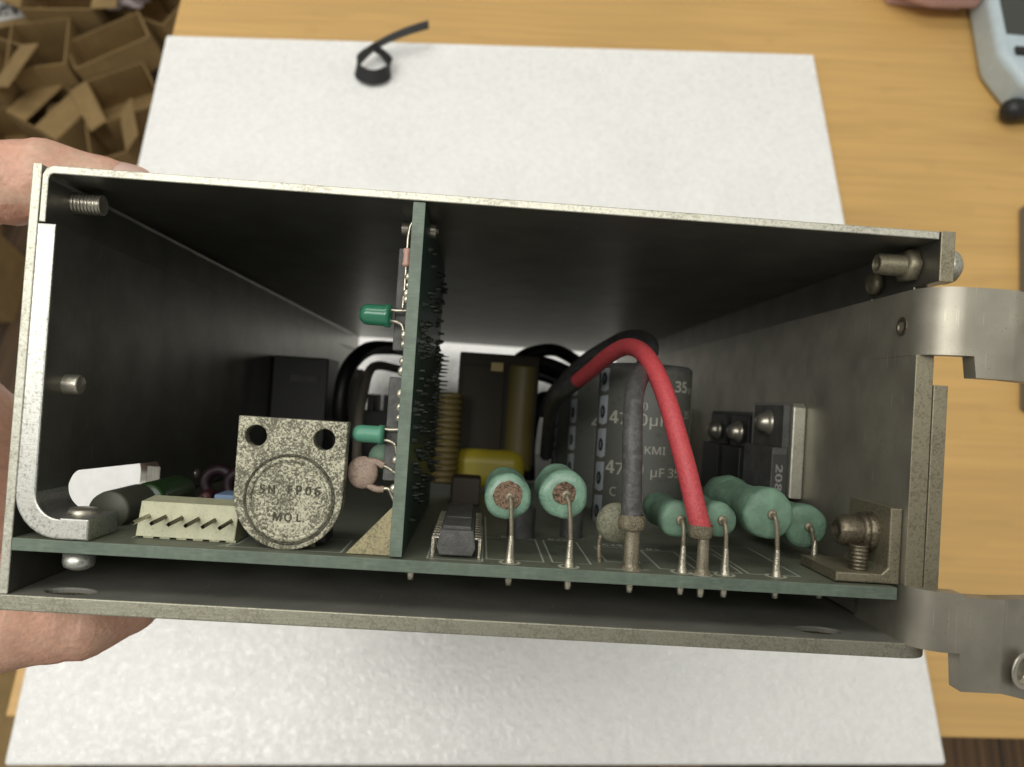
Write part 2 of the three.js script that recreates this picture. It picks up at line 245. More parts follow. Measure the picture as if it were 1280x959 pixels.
// right mounting plate with two ears bent outwards around the case wall
{
  const c = 60.0, t = 2.7, R = 5.2;
  const band = (y0, y1, yTip0, yTip1, xl) => {           // profile in x,z: wall side, bend, ear, then a shallow second bend
    const line = [[c, -30, 0], [c, -6, 0]];
    const out = []; const P = [];
    for (let i = 0; i <= 10; i++) { const a = Math.PI - (i / 10) * Math.PI / 2; P.push([c + R + R * Math.cos(a), -2.2 + R * Math.sin(a)]); }
    const outer = [[c, -14], ...P, [66.5, -2.2 + R], [66.9, -2.2 + R], [71.9, -2.2 + R], [72.5, -2.3 + R], [73.1, -2.7 + R], [84, -7.4 + R]];
    const inner = outer.map(([x, z], i) => { const a = outer[Math.max(i - 1, 0)], b = outer[Math.min(i + 1, outer.length - 1)], dx = b[0] - a[0], dz = b[1] - a[1], l = Math.hypot(dx, dz); return [x + dz / l * t, z - dx / l * t]; });
    const v = [], idx = [], n = outer.length, yb = (x, e) => { const k = sstep(66.5, 66.9, x), k2 = clamp((x - 72.5) / 11); return e ? mix(y1, yTip1, k) + k2 * -0.6 : mix(y0, yTip0, k) + k2 * (xl); };
    const quads = [];
    for (let i = 0; i < n; i++) for (const [q] of [[outer], [inner]]) { quads.push([q[i][0], yb(outer[i][0], 0), q[i][1]], [q[i][0], yb(outer[i][0], 1), q[i][1]]); }
    const g = []; const tri = (a, b, d) => g.push(...quads[a], ...quads[b], ...quads[d]);
    for (let i = 0; i < n - 1; i++) { const A = i * 4, B = A + 4; tri(A, B, B + 1); tri(A, B + 1, A + 1); tri(A + 2, A + 3, B + 3); tri(A + 2, B + 3, B + 2); tri(A + 1, B + 1, B + 3); tri(A + 1, B + 3, A + 3); tri(A, A + 2, B + 2); tri(A, B + 2, B); }
    const e = (n - 1) * 4; tri(e, e + 2, e + 3); tri(e, e + 3, e + 1); tri(0, 1, 3); tri(0, 3, 2);
    const r = new THREE.BufferGeometry(); r.setAttribute('position', new THREE.Float32BufferAttribute(g, 3)); r.computeVertexNormals(); return smoothed(r, 35);
  };
  const s = new THREE.Shape(); s.moveTo(-0.05, 12.6); s.lineTo(-0.05, -20.4); s.lineTo(-13, -20.4); s.lineTo(-13, -28); s.lineTo(-160, -28); s.lineTo(-160, 22.3); s.lineTo(-13.8, 22.3); s.lineTo(-13.8, 12.6); s.closePath();
  const h = new THREE.Path(); h.absarc(-6, 17.2, 0.01, 0, Math.PI * 2, true);
  const flatPart = exX(s, c, c + t - 0.05, 0.12);
  part('mounting_plate', [flatPart, band(12.6, 22.2, 9.6, 22.25, 0), band(-28.6, -20.4, -33.8, -20.9, -3.2)], [M.plate, M.edgeDull], CASE, { tile: 30, group: (q, n) => n.z > 0.7 && q.z > -0.4 && q.z < 0.1 && q.x < 63 });
  const P = CASE.children[CASE.children.length - 1];
  part('threaded_hole', at(alongX(lathe([[0.85, 0], [1.25, 0], [1.4, 0.25], [1.4, 0.4], [0.8, 0.4], [0.75, -0.9], [0, -0.9]])).rotateZ(Math.PI), 60.25, 17.0, -4.2), M.rusty, P);
  for (const [x, y, z, r] of [[77.6, 18.4, 1.6, 2.3], [76.6, -30.8, 1.85, 2.7]]) { const g = alongZ(lathe([[r, 0.1], [r, 0.45], [r * 0.82, 0.55], [r * 0.66, 0.2], [r * 0.6, -1.5], [0, -1.5]])); g.rotateY(0.33); part('eyelet', at(g, x, y, z), M.steel, P); }
  // small angle at the lower right, its screw and the upright threaded stud
  const a = new THREE.Shape(); a.moveTo(59.9, -9.6); a.lineTo(59.9, -20.5); a.lineTo(50.6, -20.5); a.lineTo(50.6, -19.1); a.lineTo(57.2, -19.1); a.lineTo(58.1, -18.2); a.lineTo(58.1, -9.6); a.closePath();
  const A = part('angle_bracket', exZ(a, -1.2, 12.5, 0.25), M.edgeDull, CASE, { tile: 20 });
  part('screw', [at(alongX(lathe([[0, 4.6], [0.8, 4.6], [1.2, 5.4], [1.9, 5.2], [2.35, 4.2], [2.4, 2.2], [2.2, 2.1], [2.2, 1.9], [2.8, 1.8], [2.8, 1.1], [2.6, 1.0], [3.0, 0.9], [3.0, 0]])).rotateZ(Math.PI), 58.1, -13.9, -6.8)], M.rusty, A);
  part('stud', at(thread(1.4, 3.4, 0.55), 55.2, -19.1, -4.2), M.rusty, A);
}
function smoothed(g, deg) {                               // normals averaged over faces that meet at a small angle
  const p = g.attributes.position, n = g.attributes.normal, m = new Map(), key = (i) => [p.getX(i), p.getY(i), p.getZ(i)].map((x) => Math.round(x * 500)).join();
  for (let i = 0; i < p.count; i++) { const k = key(i); (m.get(k) ?? m.set(k, []).get(k)).push(i); }
  const c = Math.cos(deg * Math.PI / 180), out = new Float32Array(p.count * 3), N = (i) => V(n.getX(i), n.getY(i), n.getZ(i));
  for (const l of m.values()) for (const i of l) { const a = N(i), s = V(0, 0, 0); for (const j of l) { const b = N(j); if (a.dot(b) > c) s.add(b); } s.normalize(); out[i * 3] = s.x; out[i * 3 + 1] = s.y; out[i * 3 + 2] = s.z; }
  g.setAttribute('normal', new THREE.BufferAttribute(out, 3)); return g;
}

// ------------------------------------------------------------------ circuit boards
const BW = 124, BL = 250, BT = -20.7;                     // main board: width, length, height of its top
const maskTex = canvasTex(1024, 2048, (c, w, h) => {
  const X = (x) => (x + 64.5) / BW * w, Z = (z) => -z / BL * h;    // canvas row 0 = front edge of the board
  c.fillStyle = '#6b6f60'; c.fillRect(0, 0, w, h);
  for (let i = 0; i < 2600; i++) { c.fillStyle = `rgba(${rnd() < 0.5 ? '40,48,38' : '128,126,106'},${0.05 + 0.12 * rnd()})`; const r = rr(1, 9); c.beginPath(); c.ellipse(rnd() * w, rnd() * h, r * 1.6, r, rnd() * 3, 0, 7); c.fill(); }
  c.strokeStyle = 'rgba(84,106,90,0.6)'; c.lineWidth = 7; for (let i = 0; i < 46; i++) { let x = rr(-60, 56), z = -rr(4, 240); c.beginPath(); c.moveTo(X(x), Z(z)); for (let k = 0; k < 4; k++) { if (k % 2) x += rr(-16, 16); else z += rr(-18, 18); c.lineTo(X(x), Z(z)); } c.stroke(); }
  c.strokeStyle = '#c9cdbf'; c.lineWidth = 1.9; c.lineJoin = 'round';
  const line = (p) => { c.beginPath(); p.forEach(([x, z], i) => (i ? c.lineTo(X(x), Z(z)) : c.moveTo(X(x), Z(z)))); c.stroke(); };
  line([[0.6, -45], [0.6, -3.9], [8.9, -3.9], [8.9, -22], [0.6, -22]]); line([[10.2, -22], [10.2, -4.2], [15.8, -4.2], [15.8, -22], [10.2, -22]]);
  line([[17.6, -1.9], [21, -1.9], [24, -2.6]]); line([[18.5, -7], [18.5, -19], [23.6, -19], [23.6, -7], [18.5, -7]]); line([[25.9, -18], [25.9, -4], [31.4, -4], [31.4, -18], [25.9, -18]]);
  line([[33, -4], [33, -18], [38, -18], [38, -4], [33, -4]]); line([[39, -4], [39, -26], [46.6, -26], [46.6, -4], [39, -4]]);
  line([[-50, -4.6], [-50, -11], [-35, -11], [-35, -4.6], [-37, -2.5]]); line([[-36, -2.4], [-36, -12], [-20, -12], [-20, -2.4], [-36, -2.4]]); line([[-7.8, -2], [-7.8, -33], [0, -33], [0, -2], [-7.8, -2]]); line([[-19, -3], [-14, -3]]);
  c.strokeStyle = '#b9b9a4'; c.lineWidth = 4; for (const [x, z] of [[3.9, -2.4], [12.3, -1.9], [28.6, -2.5], [31.3, -1.7], [34.9, -2.5], [42.8, -3.5]]) { c.beginPath(); c.arc(X(x), Z(z), 11, 0, 7); c.stroke(); }
  c.fillStyle = '#c9cdbf'; c.font = 'bold 17px sans-serif'; for (const [s, x, z] of [['R31', 3, -24], ['R32', 11, -24], ['C12', 20, -22], ['R7', 27, -20], ['J2', -47, -13], ['Q4', -30, -14], ['U3', -4, -36]]) c.fillText(s, X(x), Z(z));
});
M.mask = STD({ map: maskTex, roughness: 0.5, bumpMap: bumpSpeck, bumpScale: 0.00004 });
{
  const g = box(-64.0, 59.0, BT - 1.75, BT, -BL, 0, 0.15), f = flat(g);
  const b = part('circuit_board', f, [M.pcbEdge, M.mask], CASE, { tile: 22, group: (c, n) => n.y > 0.9 });
  const gm = b.geometry, p = gm.attributes.position, uv = gm.attributes.uv; const grp = gm.groups.find((q) => q.materialIndex === 1);
  for (let i = grp.start; i < grp.start + grp.count; i++) uv.setXY(i, (p.getX(i) * 1000 + 64.5) / BW, 1 + p.getZ(i) * 1000 / BL);
  const pins = []; for (const [x, z] of [[3.9, -2.4], [12.3, -1.9], [21.2, -2.2], [28.6, -2.5], [31.3, -1.7], [34.9, -2.5], [42.8, -3.5], [-10, -2.5], [50, -5]]) pins.push(at(lathe([[0, -3.3], [0.4, -3.2], [0.5, -2.6], [0.55, -1.75]], 10), x, BT, z));
  const pp = part('solder_joint', pins, M.solder, b); pp.userData.kind = 'stuff';
}
// upright daughter board with solder points, LEDs and small parts
{
  const D = part('daughter_board', box(-12.95, -11.2, -20.4, 29.2, -56, -0.1, 0.1), [M.pcbDark, M.pcbEdge], CASE, { tile: 22, group: (c, n) => n.z > 0.5 });
  const blobs = []; for (let i = 0; i < 120; i++) { const y = rr(-17, 26), z = -rr(2.5, 54), r = rr(0.35, 0.75), l = rr(0.1, 0.6); blobs.push(at(alongX(lathe([[r, 0], [r * 0.75, 0.35], [0.28, 0.7], [0.22, 0.6 + l], [0, 0.65 + l]], 8)), -11.25, y, z)); }
  for (let i = 0; i < 30; i++) blobs.push(at(alongX(lathe([[0.6, 0], [0.5, 0.5], [0.22, 1], [0.15, rr(1.4, 2.4)], [0, 2.5]], 7)), -11.25, -14 + i * 0.85, -rr(47, 55)));
  const sp = part('solder_point', blobs, M.lead, D, { tile: 6 }); sp.userData.kind = 'stuff'; M.lead && (sp.material = STD({ map: speck([0.07, 0.09, 0.085], [0.26, 0.28, 0.25], 131), roughness: 0.35, metalness: 0.4 }));
  const led = (y, z, r, len, mat) => {
    const L = part('green_led', at(alongX(lathe([[0, 0], [r * 0.55, 0.12], [r * 0.9, 0.6], [r, 1.2], [r, len - 0.9], [r * 1.12, len - 0.8], [r * 1.12, len], [0, len]], 24)), -19.8, y, z), mat, D);
    part('lead', [tube([[-19.8 + len, y + 0.85, z], [-14.6, y + 0.8, z], [-13.6, y + 0.85, z], [-13.0, y + 0.9, z]], 0.26, 16, 8), tube([[-19.8 + len, y - 0.75, z], [-14.8, y - 0.75, z], [-13.7, y - 1.2, z], [-13.3, y - 2.5, z]], 0.26, 16, 8)], M.solder, L);
  };
  led(13.25, -3.0, 1.5, 4.5, M.ledGreen); led(-3.85, -4.0, 1.25, 4.6, PHY({ color: new THREE.Color(0.10, 0.32, 0.21), roughness: 0.4, transmission: 0.12, thickness: 0.002 }));
  const disc = (y, z, r, x, mat, lead) => { const g = new THREE.SphereGeometry(r, 24, 16); g.scale(1, 1.05, 0.42); const c = part('disc_capacitor', [at(g, x, y, z), tube([[x + 0.7, y + 1.7, z], [x + 2.0, y + 1.6, z], [x + 3.0, y + 1.15, z]], 0.55, 10, 8), tube([[x + 0.9, y - 1.8, z], [x + 2.2, y - 2.3, z], [x + 3.2, y - 2.25, z]], 0.5, 10, 8)], mat, D); if (lead) part('lead', [tube([[x + 2.6, y + 1.2, z], [x + 3.6, y + 0.9, z], [x + 4.6, y + 0.3, z], [x + 5.4, y + 0.1, z]], 0.3, 16, 8), tube([[x + 2.9, y - 2.2, z], [x + 3.9, y - 2.2, z], [x + 4.5, y - 3.2, z], [x + 5.2, y - 4.4, z]], 0.3, 16, 8)], M.solder, c); };
  disc(-9.5, -5, 2.25, -18.1, M.ceramic, true); disc(-7.6, -9, 2.1, -15.9, M.greenDull, false);
  part('chip_package', box(-15.0, -13.0, 8.4, 23.4, -22, -4.5, 0.25), M.ic, D); part('chip_package', box(-15.2, -13.0, -10.5, 4.6, -20, -5, 0.25), M.ic, D);
  const R = part('small_resistor', at(lathe([[0, 0], [0.5, 0.1], [0.62, 0.5], [0.5, 0.9], [0.5, 1.9], [0.62, 2.3], [0.5, 2.7], [0, 2.8]], 14), -13.6, 20.3, -2.6), STD({ color: new THREE.Color(0.5, 0.3, 0.24), roughness: 0.5 }), D);
  part('lead', [tube([[-13.6, 23.1, -2.6], [-13.6, 24.5, -2.6], [-13.3, 26.5, -2.6], [-12.9, 27, -2.6]], 0.22, 12, 8), tube([[-13.6, 20.3, -2.6], [-13.6, 17, -2.6], [-13.7, 14.5, -2.6]], 0.22, 12, 8)], M.solder, R);
  const sb = []; for (const [y, r] of [[18.8, 0.5], [17.6, 0.35], [16.4, 0.6], [15.6, 0.5], [10.5, 0.6], [9.2, 0.5], [6.8, 0.45], [5.4, 0.6], [2.2, 0.6], [0.3, 0.5], [-1.2, 0.4], [-7.2, 0.55], [-11.2, 0.6]]) sb.push(ball(-13.1, y, -1.6, r, 1, 1.2, 0.8)); const s2 = part('solder_joint', sb, M.solder, D); s2.userData.kind = 'stuff';
  part('spacer', at(alongX(lathe([[1.15, 0], [1.15, 5.2], [0.5, 5.2], [0.5, 5.6], [0, 5.6]], 16)), -15.6, 27.9, -12), M.steel, D);
  const gs = poly([[-12.95, -13.6], [-12.95, -20.6], [-19.2, -20.6]]); part('gusset', exZ(gs, -1.6, 1.7, 0.08), M.pcbBrown, D);
}

// ------------------------------------------------------------------ parts on the main board
const RUST = (r) => { const s = new THREE.Shape(); for (let i = 0; i <= 40; i++) { const a = i / 40 * Math.PI * 2, k = r * (0.78 + 0.3 * fbm(i / 40, 0.3, 9, 3, 141, 3)); i ? s.lineTo(k * Math.cos(a), k * Math.sin(a)) : s.moveTo(k * Math.cos(a), k * Math.sin(a)); } return new THREE.ExtrudeGeometry(s, { depth: 0.1, bevelEnabled: true, bevelSize: 0.1, bevelThickness: 0.08, bevelSegments: 1 }); };
function resistor(x, y, z, r, len, mat, leadX, leadZ, rust, tilt = 0, yaw = 0) {
  const e = r * 0.28, w = r * 0.86;
  const pr = [[0, 0.0], [r * 0.5, 0.0], [r * 0.8, -0.12], [r * 0.95, -0.45], [r, -1.0], [r, -len * 0.16], [r * 0.97, -len * 0.22], [w, -len * 0.30], [w, -len * 0.70], [r * 0.97, -len * 0.78], [r, -len * 0.86], [r * 0.92, -len + 0.3], [r * 0.6, -len], [0, -len]].reverse();
  const g = alongZ(lathe(pr, 36)); g.rotateX(tilt); g.rotateY(yaw);
  // slightly uneven enamel
  const p = g.attributes.position; for (let i = 0; i < p.count; i++) { const a = Math.atan2(p.getY(i), p.getX(i)), k = 1 + 0.025 * Math.sin(a * 3 + p.getZ(i) * 0.7 + x) + 0.012 * Math.sin(a * 7 + p.getZ(i) * 1.7); p.setXY(i, p.getX(i) * k, p.getY(i) * k); } g.computeVertexNormals();
  const R = part('power_resistor', at(g, x, y, z), mat, CASE, { tile: 12 });
  part('lead', [tube([[x + 0.3, y, z - 0.3], [x + 0.3, y, z + 0.5], [x + 0.35, y - 0.25, z + 0.95], [mix(x, leadX, 0.35) + 0.2, y - 1.0, leadZ + 0.05], [leadX, mix(y, BT, 0.6), leadZ], [leadX, BT - 0.1, leadZ]], 0.33, 40, 10), ball(x + 0.3, y, z + 0.05, 0.75, 1, 1, 0.5)], M.lead, R, { tile: 5 });
  part('solder_fillet', at(lathe([[0.95, 0.02], [0.8, 0.25], [0.62, 0.9], [0.5, 2.2], [0.37, 3.8]], 16), leadX, BT, leadZ), M.solder, R, { tile: 5 });
  if (rust) { const q = RUST(rust); q.translate(x - 0.15, y + 0.2, z + 0.0); part('rust_patch', q, M.rust, R, { tile: 14 }); }
  return R;
}
resistor(3.1, -11.6, -3.3, 3.4, 13, M.green, 3.9, -2.4, 2.15); resistor(11.2, -10.8, -3.2, 3.55, 13.5, M.green, 12.3, -1.9, 1.7);
resistor(28.2, -13.5, -3.9, 2.7, 14, M.greenDull, 28.7, -2.5, 0); resistor(34.3, -13.2, -3.9, 2.6, 14, M.greenDull, 34.9, -2.5, 0);
resistor(41.9, -12.0, -4.6, 3.8, 23, M.greenDull, 42.8, -3.5, 0); resistor(52.3, -15.0, -15.6, 3.6, 18, M.greenDull, 53.3, -14.7, 0);
// grey disc part standing behind the black wire
{ const g = new THREE.SphereGeometry(3, 24, 16); g.scale(1.05, 1, 0.6); const c = part('dipped_capacitor', at(g, 19.6, -14.8, -6.5), STD({ map: speck([0.36, 0.36, 0.29], [0.50, 0.50, 0.42], 143), roughness: 0.7, bumpMap: bumpSpeck, bumpScale: 0.0001 }), CASE); part('lead', [tube([[17.4, -16.2, -6.5], [17.2, -18.5, -6.5], [17.4, -20.7, -6.5]], 0.35, 12, 8)], M.lead, c); }
// wires: grey posts on the board, sleeves, then the insulated wire arching to the back
function wire(name, post, path, r, mat, sleeve) {
  const W = part(name, [tube(path, r, 90, 16)], mat, CASE, { tile: 8 });
  const [x, z, yT, pr] = post;
  const g = lathe([[pr * 1.5, 0], [pr * 1.25, 0.4], [pr, 1.0], [pr * 0.95, yT - BT - 0.4], [pr * 0.7, yT - BT]], 16); const p = g.attributes.position; for (let i = 0; i < p.count; i++) { const k = 1 + 0.08 * Math.sin(p.getY(i) * 2.3 + Math.atan2(p.getZ(i), p.getX(i)) * 2); p.setX(i, p.getX(i) * k); p.setZ(i, p.getZ(i) * k); } g.computeVertexNormals();
  part('tinned_end', at(g, x, BT, z), M.lead, W, { tile: 6 });
  if (sleeve) part('sleeve', sleeve, M.gunk, W, { tile: 6 });
  return W;
}
wire('black_wire', [21.2, -2.2, -14, 1.05], [[20.95, -14.4, -2.2], [20.9, -12.6, -2.5], [20.7, -5.8, -3.0], [20.7, -0.1, -4.5], [21.4, 4.7, -8], [24.0, 8.2, -16], [27.2, 11.3, -28], [30.9, 14.2, -42], [32.4, 16.4, -51], [31.8, 18.2, -59], [29.8, 18.4, -65], [27.3, 17, -70], [22.3, 13.2, -76], [17, 6.5, -85], [14.5, 0, -97]], 1.5, M.wireBlack,
  [at(lathe([[1.2, 0], [1.75, 0.2], [2.0, 0.9], [1.9, 1.9], [1.7, 2.3]], 16), 20.95, -15.2, -2.25)]);
wire('red_wire', [31.4, -1.8, -13.4, 0.85], [[30.9, -14.2, -1.8], [30.2, -12.0, -2.0], [28.9, -6.4, -3.5], [27.6, -0.8, -6.0], [26.4, 4.5, -9.0], [25.3, 8.7, -13.0], [24.2, 11.7, -18.0], [22.8, 12.9, -24.0], [21.0, 11.8, -31.0], [18.9, 9.1, -40.0], [16.2, 6.0, -50.0], [14.2, 3.4, -60.0], [14.8, -2, -75.0], [16, -11, -93]], 1.5, M.wireRed,
  [at(lathe([[1.2, 0], [1.6, 0.2], [1.75, 1.0], [1.72, 1.9]], 16), 30.85, -15.6, -1.8)]);
part('tail_shade', tube([[17.4, 7.4, -45.5], [16.2, 6.0, -50.0], [14.2, 3.4, -60.0], [14.8, -2, -75.0], [16, -11, -93]], 1.58, 50, 14), M.wireBlack, CASE.children.find((c) => c.name === 'red_wire'));  // black tube added over the red wire's tail to darken it as shade
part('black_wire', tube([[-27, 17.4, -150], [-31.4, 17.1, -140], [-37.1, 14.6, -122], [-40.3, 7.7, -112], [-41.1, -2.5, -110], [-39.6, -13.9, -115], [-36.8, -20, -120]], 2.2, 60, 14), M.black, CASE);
part('grey_wire', tube([[-24, 10.5, -140], [-27.3, 10.1, -130], [-33.0, 9.3, -110], [-33.6, 2.4, -102], [-33.3, -6.1, -95], [-33, -18, -95]], 1.3, 50, 12), M.wireGrey, CASE);
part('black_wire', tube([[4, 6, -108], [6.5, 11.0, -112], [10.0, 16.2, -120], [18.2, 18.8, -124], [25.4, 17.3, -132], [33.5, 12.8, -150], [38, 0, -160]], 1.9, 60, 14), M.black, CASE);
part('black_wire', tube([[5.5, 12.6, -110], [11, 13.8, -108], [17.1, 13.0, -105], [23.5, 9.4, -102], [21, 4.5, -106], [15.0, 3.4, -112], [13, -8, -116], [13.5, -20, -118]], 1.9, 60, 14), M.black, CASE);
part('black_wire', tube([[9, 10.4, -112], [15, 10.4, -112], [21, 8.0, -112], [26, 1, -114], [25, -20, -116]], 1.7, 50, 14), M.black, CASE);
// grey die cast tab with a round lower end, two holes and a stamped ring
{
  const s = new THREE.Shape(); const cx = -27.8, cy = -13.1, r = 7.6; s.moveTo(cx - r, -2.3); s.lineTo(cx - r, cy); s.absarc(cx, cy, r, Math.PI, 2 * Math.PI, false); s.lineTo(cx + r + 0.1, -2.3); s.closePath();
  for (const x of [-32.85, -23.3]) { const h = new THREE.Path(); h.absarc(x, -4.95, 1.5, 0, Math.PI * 2, true); s.holes.push(h); }
  const T = part('metal_tab', exZ(s, -1.9, 2.2, 0.18, 40), M.zinc, CASE, { tile: 17 });
  const ring = new THREE.TorusGeometry(5.6, 0.42, 10, 56); ring.scale(1, 1, 0.7); part('raised_ring', [at(ring, -27.6, -13.6, -1.9)], M.zinc, T, { tile: 17 });
  const ring2 = new THREE.TorusGeometry(6.2, 0.2, 8, 56); ring2.scale(1, 1, 0.6); part('raised_ring', [at(ring2, -27.6, -13.6, -1.9)], M.zincDark, T, { tile: 24 });
  const font = await new FontLoader().loadAsync('fonts/droid/droid_sans_regular.typeface.json');
  const txt = (t, size, x, y, rot) => { const g = new TextGeometry(t, { font, size, depth: 0.16, curveSegments: 4, bevelEnabled: true, bevelSize: 0.03, bevelThickness: 0.05, bevelSegments: 1 }); g.computeBoundingBox(); const b = g.boundingBox; g.translate(-(b.min.x + b.max.x) / 2, -(b.min.y + b.max.y) / 2, 0); g.rotateZ(rot); return at(g, x, y, -1.95); };
  const word = (t, size, y, step, sag) => [...t].map((c, i) => (c === ' ' ? null : txt(c, size * rr(0.94, 1.06), -27.6 + (i - (t.length - 1) / 2) * step, y + sag * Math.pow((i - (t.length - 1) / 2) / t.length, 2) + rr(-0.08, 0.08), rr(-0.06, 0.06)))).filter(Boolean);
  part('stamped_lettering', [...word('SN FP06', 1.2, -12.2, 1.28, -0.5), ...word('MOL', 1.15, -16.0, 1.5, 0)], M.zincDark, T, { tile: 5 });
  part('transistor_body', [box(-33, -22.4, -20, -7.2, -9, -4.15, 0.5)], M.black, T); part('lead', [box(-31.2, -30.4, -20.7, -19, -6, -5.3), box(-28.1, -27.3, -20.7, -19, -6, -5.3), box(-25, -24.2, -20.7, -19, -6, -5.3)], M.lead, T);
}
// white six pin connector
{
  const g = []; const s = poly([[-20.4, 0], [-20.4, 6], [-16.4, 6.6], [-15.3, 5.6], [-15.6, 1.2]].map(([y, d]) => [-4.7 - d, y])); // (z, y)
  const C = part('pin_connector', [exX(s, -49.6, -35.6, 0.15), ...[0, 1, 2, 3, 4, 5].map((i) => box(-48.6 + i * 2.34, -47.2 + i * 2.34, -20.69, -20.35, -10, -5))], M.ivory, CASE, { tile: 9 });
  for (let i = 0; i < 6; i++) part('pin', [tube([[-48.15 + i * 2.34, -17.5 - i * 0.02, -6.6], [-48.3 + i * 2.34, -17.8 - i * 0.02, -3.0], [-48.35 + i * 2.34, -17.9 - i * 0.02, -0.6 - (i ? 0.5 : 0)]], 0.33, 6, 4)], i ? M.rusty : M.solder, C, { tile: 4 });
}
// long black chip in its socket beside the daughter board
{
  const s = poly([[-6.65, -19.2], [-6.2, -16.7], [-1.5, -16.7], [-1.05, -19.2], [-1.5, -20.3], [-6.2, -20.3]]);
  const n = poly([[-6.0, -16.75], [-5.9, -16.2], [-1.9, -16.2], [-1.8, -16.75]]);
  const K = part('chip', [exZ(s, -2.8, 27, 0.2), exZ(n, -3.6, 8, 0.15), exZ(n, -12.6, 16, 0.15)], M.ic, CASE, { tile: 10 });
  for (const [x, d] of [[-7.2, -1], [-0.5, 1]]) for (let i = 0; i < 12; i++) { const z = -3.4 - i * 2.2; part('pin', [box(x - 0.18, x + 0.18, -20.7, -17.7, z - 0.6, z + 0.3), box(Math.min(x, x - d * 0.8), Math.max(x, x - d * 0.8), -17.95, -17.65, z - 0.6, z + 0.3)], M.solder, K, { tile: 5 }); }
}
// capacitors with printed sleeves
function sleeveTex(lines, stripeU) {
  return canvasTex(1024, 640, (c, w, h) => {
    c.fillStyle = '#5b5c56'; c.fillRect(0, 0, w, h);
    for (let i = 0; i < 900; i++) { c.fillStyle = `rgba(${rnd() < 0.5 ? '20,20,18' : '92,92,82'},${0.04 + 0.08 * rnd()})`; c.beginPath(); c.arc(rnd() * w, rnd() * h, rr(1, 12), 0, 7); c.fill(); }
    const sx = stripeU * w, sw = 62; c.fillStyle = '#a0a7ac'; for (let i = 0; i < 5; i++) { const y = i * 138 - 30; c.beginPath(); c.moveTo(sx, y + 10); c.lineTo(sx + sw, y - 6 + 10); c.lineTo(sx + sw, y + 118); c.lineTo(sx + sw * 0.7, y + 128); c.lineTo(sx, y + 122); c.fill(); }
    c.fillStyle = '#23272d'; for (let i = 0; i < 5; i++) { c.beginPath(); c.ellipse(sx + sw / 2, i * 138 + 44, 17, 27, 0, 0, 7); c.fill(); } c.fillStyle = '#8a9197'; for (let i = 0; i < 5; i++) c.fillRect(sx + sw / 2 - 4, i * 138 + 32, 8, 24);
    c.fillStyle = '#a9a99b'; for (const [t, x, y, s, f] of lines) { c.font = `${f ?? ''} ${s}px sans-serif`; c.fillText(t, x, y); }
  });
}
function capacitor(x, z, r, top, tex, back) {
  const h = top - BT, g = new THREE.CylinderGeometry(r, r, h - 1.2, 56, 1, true); g.rotateY(Math.PI + (back ?? 0)); g.translate(x, BT + (h - 1.2) / 2, z);
  const C = part('capacitor_can', g, STD({ map: tex, roughness: 0.42, bumpMap: bumpSpeck, bumpScale: 0.00003 }), CASE, { keepUV: true });
  part('sleeve_shoulder', at(lathe([[r, 0], [r - 0.1, 0.6], [r - 0.6, 1.1], [r - 1.4, 1.2], [r - 1.5, 0.9]], 48), x, top - 1.2, z), M.wireBlack, C);
  part('can_top', at(lathe([[0, 0.8], [r - 1.5, 0.8], [r - 1.5, 0]], 48), x, top - 1.2, z), M.steel, C);
}
const caps = sleeveTex([['35', 585, 84, 62, 'bold'], ['WV', 660, 88, 36, ''], ['V', 436, 84, 48, 'bold'], ['4', 352, 226, 74, 'bold'], ['70', 392, 228, 66, ''], ['0µF', 462, 226, 62, ''], ['35', 640, 190, 44, ''], ['KMI', 486, 340, 44, ''], ['4', 348, 430, 74, 'bold'], ['70', 388, 432, 66, ''], ['0', 452, 430, 74, ''], ['µF 35', 510, 430, 50, ''], ['(M)', 440, 160, 36, ''], ['C', 370, 520, 50, ''], ['4', 360, 600, 66, 'bold']], 0.27);
capacitor(31.8, -50, 9.4, 11.4, caps); capacitor(29, -77, 9.4, 10.4, sleeveTex([['35WV', 600, 90, 60, 'bold'], ['4700µF', 420, 250, 80, 'bold']], 0.27)); capacitor(27.5, -100, 9.4, 8.4, sleeveTex([['4700µF', 420, 250, 80, 'bold']], 0.25));
// transformer: dark core, taped windings
{
  const T = part('transformer', [box(-7.8, 12.4, -14, 14.1, -112, -86, 0.6), box(-6.8, 3.8, -16, 11, -86.2, -84.6, 0.4)], M.brownBlack, CASE);
  part('winding', [at(lathe([[0, 0], [3.6, 0], [3.9, 0.6], [3.9, 26], [3.6, 26.6], [0, 26.6]], 32), 8.2, -15, -88.2)], M.olive, T); part('yellow_tape', [box(-7.9, 10.2, -19.6, -9.8, -96, -81.6, 3.6)], M.yellow, T); part('tape_label', [box(0.2, 3.2, 9.6, 11.8, -84.6, -84.1, 0.1)], STD({ color: new THREE.Color(0.4, 0.32, 0.14), roughness: 0.7 }), T);
  part('pot_core', [box(-7.0, -0.6, -20.6, -14.6, -66, -58, 0.6)], STD({ color: new THREE.Color(0.06, 0.045, 0.03), roughness: 0.6 }), T);
}
{ const pr = [[0, 0]]; for (let k = 0; k < 15; k++) pr.push([2.9, k * 1.45], [3.5, k * 1.45 + 0.4], [3.5, k * 1.45 + 1.0], [2.9, k * 1.45 + 1.4]); pr.push([0, 21.8]); part('wound_coil', [at(lathe(pr, 24), -9.6, -18.2, -79)], STD({ color: new THREE.Color(0.11, 0.083, 0.025), roughness: 0.5 }), CASE); }
